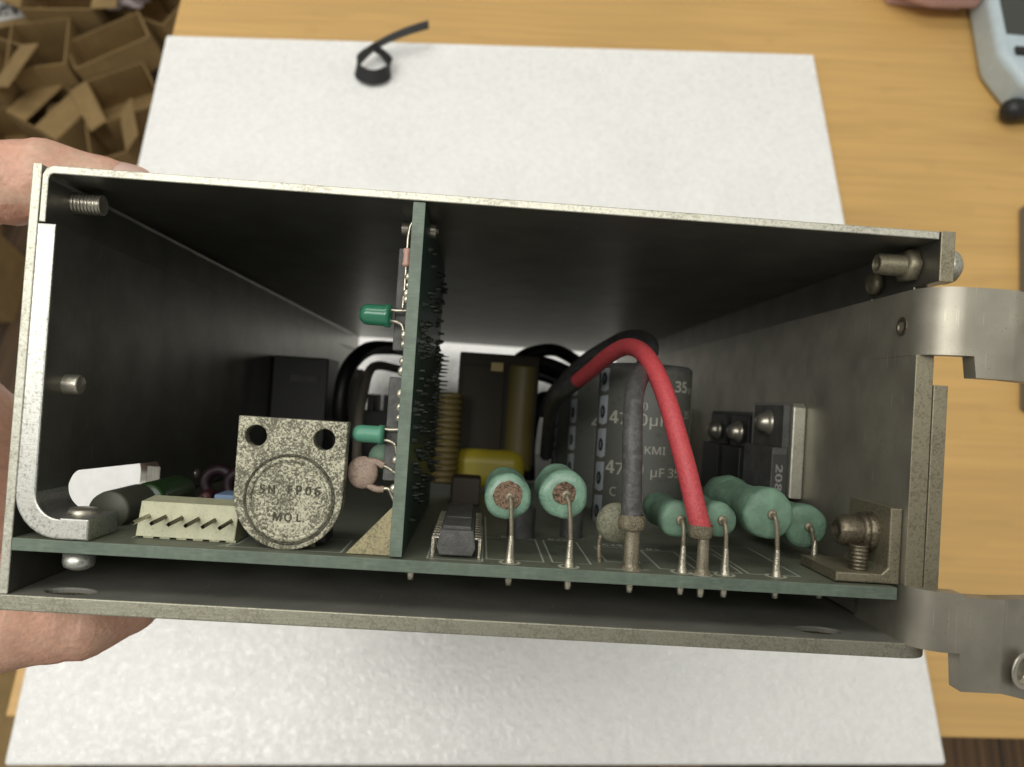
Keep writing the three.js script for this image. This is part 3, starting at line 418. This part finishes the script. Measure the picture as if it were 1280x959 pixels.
// left rear: relay on the wall and posts
{ const R = part('relay', [box(-61.2, -45.5, -20.6, 11.2, -128, -112, 0.5)], M.black, CASE); part('relay_cap', box(-56, -48, 4, 6, -112.3, -111.7, 0.1), M.ic, R); }
part('standoff', at(lathe([[3, 0], [3, 30], [2, 31], [0, 31]], 24), -46, -20.6, -165), STD({ color: new THREE.Color(0.5, 0.46, 0.4), roughness: 0.5 }), CASE);
part('heat_sink', [box(-38, -18, -20.6, -3, -150, -132, 0.5), box(-37, -35, -3, 2, -150, -132), box(-32, -30, -3, 2, -150, -132), box(-27, -25, -3, 2, -150, -132)], M.black, CASE);
// green and olive film parts beside the slot, blue trimmer, dark chokes
{
  const f = part('film_resistor', [at(alongZ(lathe([[0, 0], [2.2, 0.1], [2.9, 0.7], [3.05, 1.6], [3.05, 11], [2.9, 12], [0, 12]].map(([r, y]) => [r, y - 12]).reverse(), 28)), -57.6, -18.6, -13)], STD({ color: new THREE.Color(0.10, 0.105, 0.075), roughness: 0.5 }), CASE);
  part('film_resistor', [at(alongZ(lathe([[0, 0], [2.5, 0.1], [3.0, 0.6], [3.1, 1.6], [3.1, 14], [2.6, 15], [0, 15]].map(([r, y]) => [r, y - 15]).reverse(), 28)), -56.4, -18.4, -23.5)], PHY({ color: new THREE.Color(0.035, 0.10, 0.025), roughness: 0.3, transmission: 0.3, thickness: 0.004 }), CASE);
  part('blue_trimmer', box(-45.4, -39.6, -20.6, -16.6, -30, -24, 0.3), M.blue, CASE);
  for (const [x, z] of [[-52, -46], [-47, -44], [-43, -52]]) part('dark_choke', at(new THREE.TorusGeometry(2.6, 1.1, 10, 24), x, -17.4, z), STD({ color: new THREE.Color(0.03, 0.014, 0.02), roughness: 0.5 }), CASE);
  const darkRed = STD({ color: new THREE.Color(0.09, 0.025, 0.03), roughness: 0.5 });
  for (const [x, z, a] of [[-50.5, -36, 0.2], [-46.8, -38, -0.1], [-43, -37, 0.1], [-40, -42, 0.3], [-49, -56, 0], [-41, -60, 0.2]]) { const g = alongX(lathe([[0, -3], [0.8, -2.9], [1.1, -2.3], [0.85, -1.6], [0.85, 1.6], [1.1, 2.3], [0.8, 2.9], [0, 3]], 16)); g.rotateY(Math.PI / 2 + a); const q = part('small_resistor', at(g, x, -18.6, z), darkRed, CASE); part('lead', [tube([[x, -18.6, z + 2.6], [x, -18.5, z + 3.9], [x, -19.2, z + 4.4], [x, -20.7, z + 4.5]], 0.28, 12, 6)], M.solder, q); }
  part('small_can', at(lathe([[2.4, 0], [2.4, 5], [2.1, 5.4], [0, 5.4]]), 6.5, -20.7, -24), M.wireBlack, CASE); part('small_can', at(lathe([[2, 0], [2, 4.6], [1.7, 5], [0, 5]]), 15.5, -20.7, -27), M.wireBlack, CASE);
}
// power transistors clamped to the right wall
{
  const A = part('clamp_bar', [exX((() => { const s = new THREE.Shape(); s.moveTo(-36, 4.6); s.lineTo(-36, -12.6); s.lineTo(-58, -12.6); s.lineTo(-58, 5.4); s.lineTo(-36.8, 5.4); s.closePath(); return s; })(), 57.4, 59.95, 0.3)], M.edge, CASE, { tile: 14 });
  const B = part('transistor', [box(54.2, 57.3, -14.5, -3.2, -53, -37.2, 0.3), box(56.0, 57.35, -3.2, 4.9, -53, -37.2, 0.15)], M.ic, CASE);
  const head = (x, y, z, P) => part('screw', [at(alongX(lathe([[0, 2.7], [0.9, 2.6], [1.6, 2.1], [1.95, 1.2], [1.95, 0.75], [2.3, 0.7], [2.3, 0.4], [2.55, 0.35], [2.55, 0]], 24)).rotateZ(Math.PI), x, y, z)], M.steel, P);
  head(56.0, 1.4, -44.5, B);
  for (const [z, y] of [[-66, -1.3], [-82, -1.4]]) { const T = part('transistor', [box(55.6, 58.6, -16, -4.6, z - 6, z + 6, 0.3), box(57.4, 58.8, -4.6, 2.6, z - 6, z + 6, 0.15)], M.black, CASE); head(57.4, y, z, T); part('lead', [box(57, 57.5, -20.6, -15.8, z - 3, z - 2.3), box(57, 57.5, -20.6, -15.8, z + 2.3, z + 3)], M.lead, T); }
  part('insulator', box(58.9, 59.95, -16, 3.4, -92, -59, 0.1), M.ic, CASE); part('fin', box(52, 59.9, -14, 3.6, -117, -115.6, 0.2), M.edge, CASE);
  const t = canvasTex(128, 256, (c) => { c.fillStyle = '#3c3c3a'; c.fillRect(0, 0, 128, 256); c.fillStyle = '#8d8d86'; c.font = 'bold 92px sans-serif'; c.translate(64, 128); c.rotate(Math.PI / 2); c.textAlign = 'center'; c.fillText('208', 0, 32); });
  const q = new THREE.PlaneGeometry(2.6, 9); q.translate(55.7, -9, -37.14); part('printed_marking', q, STD({ map: t, roughness: 0.6 }), B, { keepUV: true });
}

// ------------------------------------------------------------------ the hand that holds the case
{
  const H = new THREE.Group(); H.name = 'hand'; H.quaternion.copy(CASE.quaternion); H.position.copy(CASE.position);
  H.userData = { label: 'bare hand gripping the left side of the metal case, thumb above and fingers below', category: 'hand' }; scene.add(H);
  const C = []; const bone = (a, b, ra, rb) => C.push([V(...a), V(...b), ra, rb]); const chain = (pts) => { for (let i = 0; i + 1 < pts.length; i++) bone(pts[i].slice(0, 3), pts[i + 1].slice(0, 3), pts[i][3], pts[i + 1][3]); };
  chain([[-122, 2, -52, 14], [-108, 24, -36, 10.5], [-93, 33.6, -25.5, 7.7], [-80, 34.6, -28, 6.8], [-71, 34.0, -31.0, 5.9], [-64, 34.4, -36, 4.4]]);      // thumb
  for (const [z, dz, k] of [[-13, -13, 1], [-31, -12, 1.03], [-49, -10, 1], [-66, -7, 0.88]]) chain([[-112, -14, z - 14, 12 * k], [-101, -32, z - 3, 9.2 * k], [-93, -38.9, z, 7.7 * k], [-76, -37.4, z + dz * 0.15, 7.0 * k], [-65, -36.9, z + dz * 0.6, 6.6 * k], [-59, -36.0, z + dz, 5.2 * k]]);
  chain([[-112, -14, -28, 13], [-124, 0, -48, 17], [-146, -2, -58, 20], [-172, -8, -66, 21], [-186, -10, -70, 22]]); chain([[-112, -14, -62, 13], [-126, -4, -60, 16], [-150, -4, -60, 19]]);
  const lo = V(-214, -64, -112), size = 186, N = 124, mc = new MarchingCubes(N, new THREE.MeshBasicMaterial(), false, false, 400000);
  const F = mc.field, cell = size / N, pt = V(0, 0, 0), ab = V(0, 0, 0), ap = V(0, 0, 0);
  for (let k = 0; k < N; k++) for (let j = 0; j < N; j++) for (let i = 0; i < N; i++) {
    pt.set(lo.x + i * cell, lo.y + j * cell, lo.z + k * cell); let acc = 0; let best = 1e9;
    for (const [a, b, ra, rb] of C) { ab.subVectors(b, a); ap.subVectors(pt, a); const t = clamp(ap.dot(ab) / ab.lengthSq()); const d = ap.addScaledVector(ab, -t).length() - mix(ra, rb, t); best = Math.min(best, d); if (d < 14) acc += Math.exp(-d / 1.25); }
    F[i + j * N + k * N * N] = -(acc > 0 ? -1.25 * Math.log(acc) : best);
  }
  mc.isolation = 0; mc.update();
  const cnt = mc.count, pos = new Float32Array(cnt * 3), nor = new Float32Array(cnt * 3);
  for (let i = 0; i < cnt; i++) { for (let q = 0; q < 3; q++) { pos[i * 3 + q] = lo.getComponent(q) + (mc.positionArray[i * 3 + q] + 1) / 2 * size; nor[i * 3 + q] = mc.normalArray[i * 3 + q]; } }
  // creases across the finger joints and fine folds of the thumb
  for (const [cx, cy, cz, ax, ay, az, R0, dep] of [[-76, -37.4, -15, 1, 0.06, -0.25, 13, 0.55], [-78.4, -37.6, -15, 1, 0.2, -0.2, 13, 0.4], [-73.6, -37.2, -15.5, 1, -0.1, -0.25, 13, 0.3], [-66, -36.8, -20, 1, 0, -0.6, 12, 0.25], [-84, 34.4, -27, 1, 0.3, -0.3, 14, 0.4], [-87, 34.2, -27, 1, 0.2, -0.25, 14, 0.35], [-81.5, 34.4, -27.5, 1, 0.35, -0.3, 14, 0.3]]) {
    const l = Math.hypot(ax, ay, az); for (let i = 0; i < cnt; i++) { const x = pos[i * 3] - cx, y = pos[i * 3 + 1] - cy, z = pos[i * 3 + 2] - cz; if (x * x + y * y + z * z > R0 * R0) continue; const d = (x * ax + y * ay + z * az) / l + 0.5 * Math.sin(y * 0.7 + cx), k = dep * 0.55 * Math.exp(-d * d / 1.6); for (let q = 0; q < 3; q++) pos[i * 3 + q] -= nor[i * 3 + q] * k; }
  }
  const raw = new THREE.BufferGeometry(); raw.setAttribute('position', new THREE.BufferAttribute(pos, 3)); raw.computeVertexNormals(); const g = smoothed(raw, 80);
  const skin = PHY({ map: dataTex(512, (u, v) => { const n = fbm(u, v, 5, 5, 151, 4), d = fbm(u, v, 40, 40, 153, 2), k = 0.96 + 0.1 * (d - 0.5); return [0.84 * k, (0.665 - 0.12 * (n - 0.5)) * k, (0.57 - 0.12 * (n - 0.5)) * k]; }), roughness: 0.5, bumpMap: grey(512, (u, v) => 0.5 * fbm(u, v, 60, 60, 155, 3) + 0.5 * fbm(u, v, 9, 9, 157, 3)), bumpScale: 0.0002, sheen: 0.15, sheenColor: new THREE.Color(0.9, 0.5, 0.4) });
  part('skin', g, skin, H, { tile: 30 });
  const nail = new THREE.SphereGeometry(1, 28, 18); nail.scale(5.4, 1.6, 4.2); nail.rotateZ(-0.16); nail.rotateY(0.5); nail.rotateX(0.5); part('thumb_nail', at(nail, -68.3, 38.2, -30.0), PHY({ color: new THREE.Color(0.66, 0.45, 0.38), roughness: 0.28 }), H);
}

// ------------------------------------------------------------------ small things on the table
{
  // curled strip of black plastic: a flat ribbon swept along a curve, standing on its edge at the curl
  const pts = [[-71.5, 763, -372], [-84, 762, -366], [-97, 760, -358.5], [-106, 758, -351], [-111, 757, -343], [-109.5, 756, -337], [-101, 755.5, -334], [-93, 756, -337.5], [-91.5, 757, -344], [-96, 758, -350], [-101.5, 758.5, -353.5]].map((p) => V(p[0], p[1], p[2]));
  const cv = new THREE.CatmullRomCurve3(pts, false, 'centripetal'), n = 90, wv = (t) => { const k = sstep(0.2, 0.5, t); return V(mix(0.35, 0.1, k), mix(0.9, 0.75, k), mix(0.1, -0.65, k)); };
  const P = []; const quad = (a, b, c, d) => P.push(...a.toArray(), ...b.toArray(), ...c.toArray(), ...a.toArray(), ...c.toArray(), ...d.toArray());
  const sec = (t) => { const c = cv.getPoint(t), T = cv.getTangent(t), w0 = wv(t), w = w0.addScaledVector(T, -w0.dot(T)).normalize(), nn = new THREE.Vector3().crossVectors(T, w).normalize().multiplyScalar(0.35), W = w.clone().multiplyScalar(mix(4.2, 2.2, sstep(0.7, 0.95, t))); return [c.clone().add(W).add(nn), c.clone().sub(W).add(nn), c.clone().sub(W).sub(nn), c.clone().add(W).sub(nn)]; };
  let a = sec(0); const a0 = a; for (let i = 1; i <= n; i++) { const b = sec(i / n); for (let k = 0; k < 4; k++) quad(a[k], b[k], b[(k + 1) % 4], a[(k + 1) % 4]); a = b; } quad(a[0], a[1], a[2], a[3]); quad(a0[3], a0[2], a0[1], a0[0]);
  const g = new THREE.BufferGeometry(); g.setAttribute('position', new THREE.Float32BufferAttribute(P, 3)); g.computeVertexNormals();
  const s = part('plastic_strip', smoothed(g, 40), STD({ color: new THREE.Color(0.018, 0.018, 0.018), roughness: 0.5 }), null); s.userData = { label: 'curled strip of thin black plastic lying on the far edge of the foam sheet', category: 'strip' };
}
{
  const t = thing('meter', 'pale blue grey handheld meter with dark screen at the far right corner', 'meter', [-0.0105, 0.74, 0.014]);
  const body = STD({ map: dataTex(128, (u, v) => { const n = fbm(u, v, 6, 6, 161, 3), k = 0.97 + 0.06 * (n - 0.5); return [0.74 * k, 0.80 * k, 0.82 * k]; }), roughness: 0.35 });
  const s = new THREE.Shape(); s.moveTo(292, 560); s.lineTo(291, 414); s.quadraticCurveTo(291, 408, 293, 404); s.lineTo(302, 386); s.quadraticCurveTo(305, 382, 310, 379); s.lineTo(318, 372); s.lineTo(372, 372); s.lineTo(382, 392); s.lineTo(382, 560); s.closePath();
  const g = new THREE.ExtrudeGeometry(s, { depth: 14, bevelEnabled: true, bevelSize: 5, bevelOffset: -5, bevelThickness: 5, bevelSegments: 5 }); g.rotateX(-Math.PI / 2); g.translate(0, 5, 0);
  part('body', g, body, t);
  part('screen', box(297, 362, 23.2, 24.6, -520, -423, 0.4), STD({ color: new THREE.Color(0.05, 0.055, 0.045), roughness: 0.25 }), t);
  part('button', box(300, 317, 23.2, 26, -412, -406, 0.6), M.black, t); part('button', box(326, 343, 23.2, 26, -412, -406, 0.6), M.black, t);
  const p = part('test_plug', tube([[318, 9, -371], [306, 8.6, -367], [297, 8.2, -364.5], [293.5, 8, -363.6]], 7.2, 20, 16), M.black, null); p.geometry.translate(0, 0, 0);
  const tip = ball(293.5, 8, -363.6, 7.2); const lead = tube([[318, 9, -371], [330, 9, -374], [352, 6, -360], [390, 4, -352], [460, 4, -362]], 3.4, 40, 10);
  scene.remove(p); const q = part('test_plug', [tube([[318, 9, -371], [306, 8.6, -367], [297, 8.2, -364.5], [293.5, 8, -363.6]], 7.2, 20, 16), tip, lead], M.black, null); q.position.y = 0.74; q.userData = { label: 'black test plug with its lead lying beside the pale blue grey meter', category: 'test plug' };
}
{
  const s = new THREE.Shape(); s.moveTo(222, 452); s.quadraticCurveTo(236, 442, 250, 440); s.lineTo(279, 443); s.lineTo(279, 640); s.lineTo(205, 640); s.closePath();
  const g = new THREE.ExtrudeGeometry(s, { depth: 6, bevelEnabled: true, bevelSize: 3, bevelOffset: -3, bevelThickness: 4, bevelSegments: 4 }); g.rotateX(-Math.PI / 2); g.translate(0, 14, 0);
  const p = part('pouch', [g, box(226, 276, 0, 10.5, -636, -452, 2)], STD({ color: new THREE.Color(0.52, 0.33, 0.31), roughness: 0.7 }), null); p.position.y = 0.74; p.userData = { label: 'dull pink flat pouch at the far edge of the table, left of the meter', category: 'pouch' };
}
{
  const t = thing('tablet', 'dark slab with a grey rim lying at the right edge of the table', 'tablet', [0.2815, 0.74, -0.230], -0.153);
  part('screen', box(1.2, 130, 7.2, 8.4, -65, 65, 0.4), STD({ color: new THREE.Color(0.01, 0.01, 0.012), roughness: 0.15 }), t); part('rim', box(0, 131, 0, 7.2, -66.5, 66.5, 2), STD({ color: new THREE.Color(0.18, 0.2, 0.23), roughness: 0.35, metalness: 0.6 }), t);
}
// ------------------------------------------------------------------ the heap of small cartons on the floor left of the table
{
  const cardTex = dataTex(512, (u, v) => { const n = fbm(u, v, 6, 6, 171, 4), c = vnoise(u, v, 90, 3, 173), k = 0.9 + 0.16 * (n - 0.5) + 0.08 * (c - 0.5); return [0.64 * k, 0.53 * k, 0.345 * k]; });
  const tan = STD({ map: cardTex, roughness: 0.85 }), brown = tan;
  const tape = STD({ color: new THREE.Color(0.33, 0.22, 0.10), roughness: 0.25 });
  const printed = STD({ map: canvasTex(128, 128, (c) => { c.fillStyle = '#c9c7c2'; c.fillRect(0, 0, 128, 128); c.fillStyle = '#2b2b2b'; for (let i = 0; i < 90; i++) c.fillRect(rnd() * 100 + 6, 46 + rnd() * 56, rr(2, 16), rr(2, 9)); }), roughness: 0.6 });
  const carton = (label, cx, cz, y, w, d, h, yaw, tilt, flaps, mats = [tan, brown], extra) => {
    const o = thing('carton', label, 'carton', [cx, y, cz]); o.rotation.set(tilt[0], yaw, tilt[1], 'YXZ'); const t = 2.2, [A, B] = mats;
    part('bottom', box(-w / 2, w / 2, 0, t, -d / 2, d / 2), B, o, { tile: 120 });
    part('side_panel', box(-w / 2, -w / 2 + t, t, h, -d / 2, d / 2), B, o, { tile: 120 }); part('side_panel', box(w / 2 - t, w / 2, t, h, -d / 2, d / 2), A, o, { tile: 120 });
    part('side_panel', box(-w / 2 + t, w / 2 - t, t, h, -d / 2, -d / 2 + t), A, o, { tile: 120 }); part('side_panel', box(-w / 2 + t, w / 2 - t, t, h, d / 2 - t, d / 2), B, o, { tile: 120 });
    for (const [side, len, ang] of flaps) { const g = box(-1.1, 1.1, 0, len, -(side < 2 ? d : w) / 2 + 1, (side < 2 ? d : w) / 2 - 1); const s = side % 2 ? 1 : -1; g.rotateZ(-ang); if (s < 0) g.scale(-1, 1, 1), g.index && g.setIndex([...g.index.array].reverse()); if (side > 1) g.rotateY(Math.PI / 2); g.translate(side < 2 ? s * (w / 2 - 1) : 0, h + 0.2, side > 1 ? -s * (d / 2 - 1) : 0); g.computeVertexNormals(); part('flap', g, A, o, { tile: 120 }); }
    if (extra) { const q = box(-w * 0.36, w * 0.36, h + 0.4, h + 1.2, -d * 0.36, d * 0.36); q.attributes.uv && 0; part('paper_label', q, printed, o, { keepUV: true }); part('lid', box(-w / 2, w / 2, h, h + 0.4, -d / 2, d / 2), A, o, { tile: 120 }); }
    if (!extra && (cx * 1000 | 0) % 2) part('packing_tape', box(-w * 0.12, w * 0.12, t + 1, h - 1, d / 2 + 0.05, d / 2 + 0.45), tape, o, { tile: 120 });
    if (flaps.length && (cz * 1000 | 0) % 2) part('paper_label', box(-w / 2 - 0.6, -w / 2 - 0.1, h * 0.3, h * 0.8, -d * 0.25, d * 0.25), printed, o, { keepUV: true });
    return o;
  };
  // picture position of each carton's middle turned into a place on the floor by hand
  carton('open tan carton at the back of the heap, seen straight into, right flap out', -0.805, -1.015, 0.06, 118, 74, 95, 0.10, [0.1, 0.02], [[1, 42, 1.5], [0, 45, 0.9]]);
  carton('carton with a white and black printed label at the far left of the heap', -0.92, -1.0, 0.05, 100, 80, 70, 0.5, [0.12, -0.1], [], [tan, brown], true);
  carton('narrow open brown carton in the middle of the heap, left of the long slanted one', -0.82, -0.915, 0.03, 96, 100, 100, 0.22, [0.0, 0.05], [], [brown, brown]);
  carton('long slanted open carton in the middle of the heap beside the table', -0.71, -0.937, 0.07, 130, 66, 60, 0.55, [-0.05, 0.12], [], [brown, brown]);
  carton('open brown carton closest to the table, below the long slanted one', -0.685, -0.86, 0.03, 96, 92, 70, 0.62, [0.05, -0.05], [[0, 30, 1.9]], [brown, brown]);
  carton('pale tan carton with raised flap at the left edge of the heap', -0.89, -0.885, 0.03, 80, 90, 90, -0.3, [0.1, 0.1], [[1, 55, 1.2]], [tan, tan]);
  carton('closed brown carton under the narrow open one, above the thumb', -0.8, -0.825, 0.0, 110, 90, 84, -0.45, [0, 0], [[0, 44, -1.5], [1, 44, -1.5]], [brown, brown]);
  carton('tan carton standing on end next to the table leg', -0.682, -0.775, 0.0, 60, 80, 90, 0.4, [0, 0.1], [[1, 40, 0.9]], [tan, brown]);
  carton('brown carton with grey flap edge left of the thumb', -0.86, -0.795, 0.0, 110, 80, 70, 0.25, [0, 0], [[1, 34, 1.9]], [brown, brown]);
  carton('brown carton at the far right of the heap behind the table corner', -0.665, -1.04, 0.04, 100, 90, 80, -0.35, [0, 0.08], [[0, 40, 1.0]], [brown, brown]);
  carton('open carton at the top edge, left of the tan flap', -0.955, -1.20, 0.02, 110, 90, 80, -0.2, [0, 0], [[1, 40, 1.2]]);
  carton('dark brown carton showing between the thumb and the fingers', -0.86, -0.52, 0.0, 130, 110, 90, 0.1, [0, 0], [[0, 50, 1.9]], [brown, brown]);
  carton('brown carton beside the palm of the hand', -0.90, -0.37, 0.0, 120, 100, 90, -0.2, [0, 0], [], [brown, brown]);
  carton('brown carton under the thumb at the left edge', -0.93, -0.645, 0.0, 110, 90, 100, 0.5, [0, 0], [[1, 40, 1.3]], [brown, brown]);
  carton('flat tan carton on the floor in front of the table corner', -0.62, 0.12, 0.0, 260, 220, 60, 0.07, [0, 0], [], [tan, tan], false);
  const cr = new THREE.SphereGeometry(48, 24, 16), pp = cr.attributes.position; for (let i = 0; i < pp.count; i++) { const v = V(pp.getX(i), pp.getY(i), pp.getZ(i)).normalize(), k = 0.7 + 0.5 * Math.abs(Math.sin(v.x * 5 + v.y * 3) * Math.cos(v.z * 6 - v.x * 2)); pp.setXYZ(i, pp.getX(i) * k, pp.getY(i) * k * 0.5, pp.getZ(i) * k); } cr.computeVertexNormals();
  const w = part('plastic_wrap', cr, STD({ color: new THREE.Color(0.55, 0.47, 0.46), roughness: 0.4 }), null); w.position.set(-0.72, 0.13, -1.055); w.userData = { label: 'crumpled pinkish white plastic wrap on top of the cartons at the top edge', category: 'plastic wrap' };
}
// ------------------------------------------------------------------ the phone that takes the picture, just above its own lens
{
  const P = new THREE.Group(); P.name = 'phone'; P.quaternion.copy(camera.quaternion); P.position.copy(CAM); P.userData = { label: 'dark phone held over the open case, outside the picture', category: 'phone' }; scene.add(P);
  part('phone_body', box(-20, 140, -64, 12, 6, 14, 3), STD({ color: new THREE.Color(0.02, 0.02, 0.022), roughness: 0.4 }), P);
}
scene.traverse((o) => { if (o.isMesh) { o.castShadow = true; o.receiveShadow = true; } });
renderer.render(scene, camera);
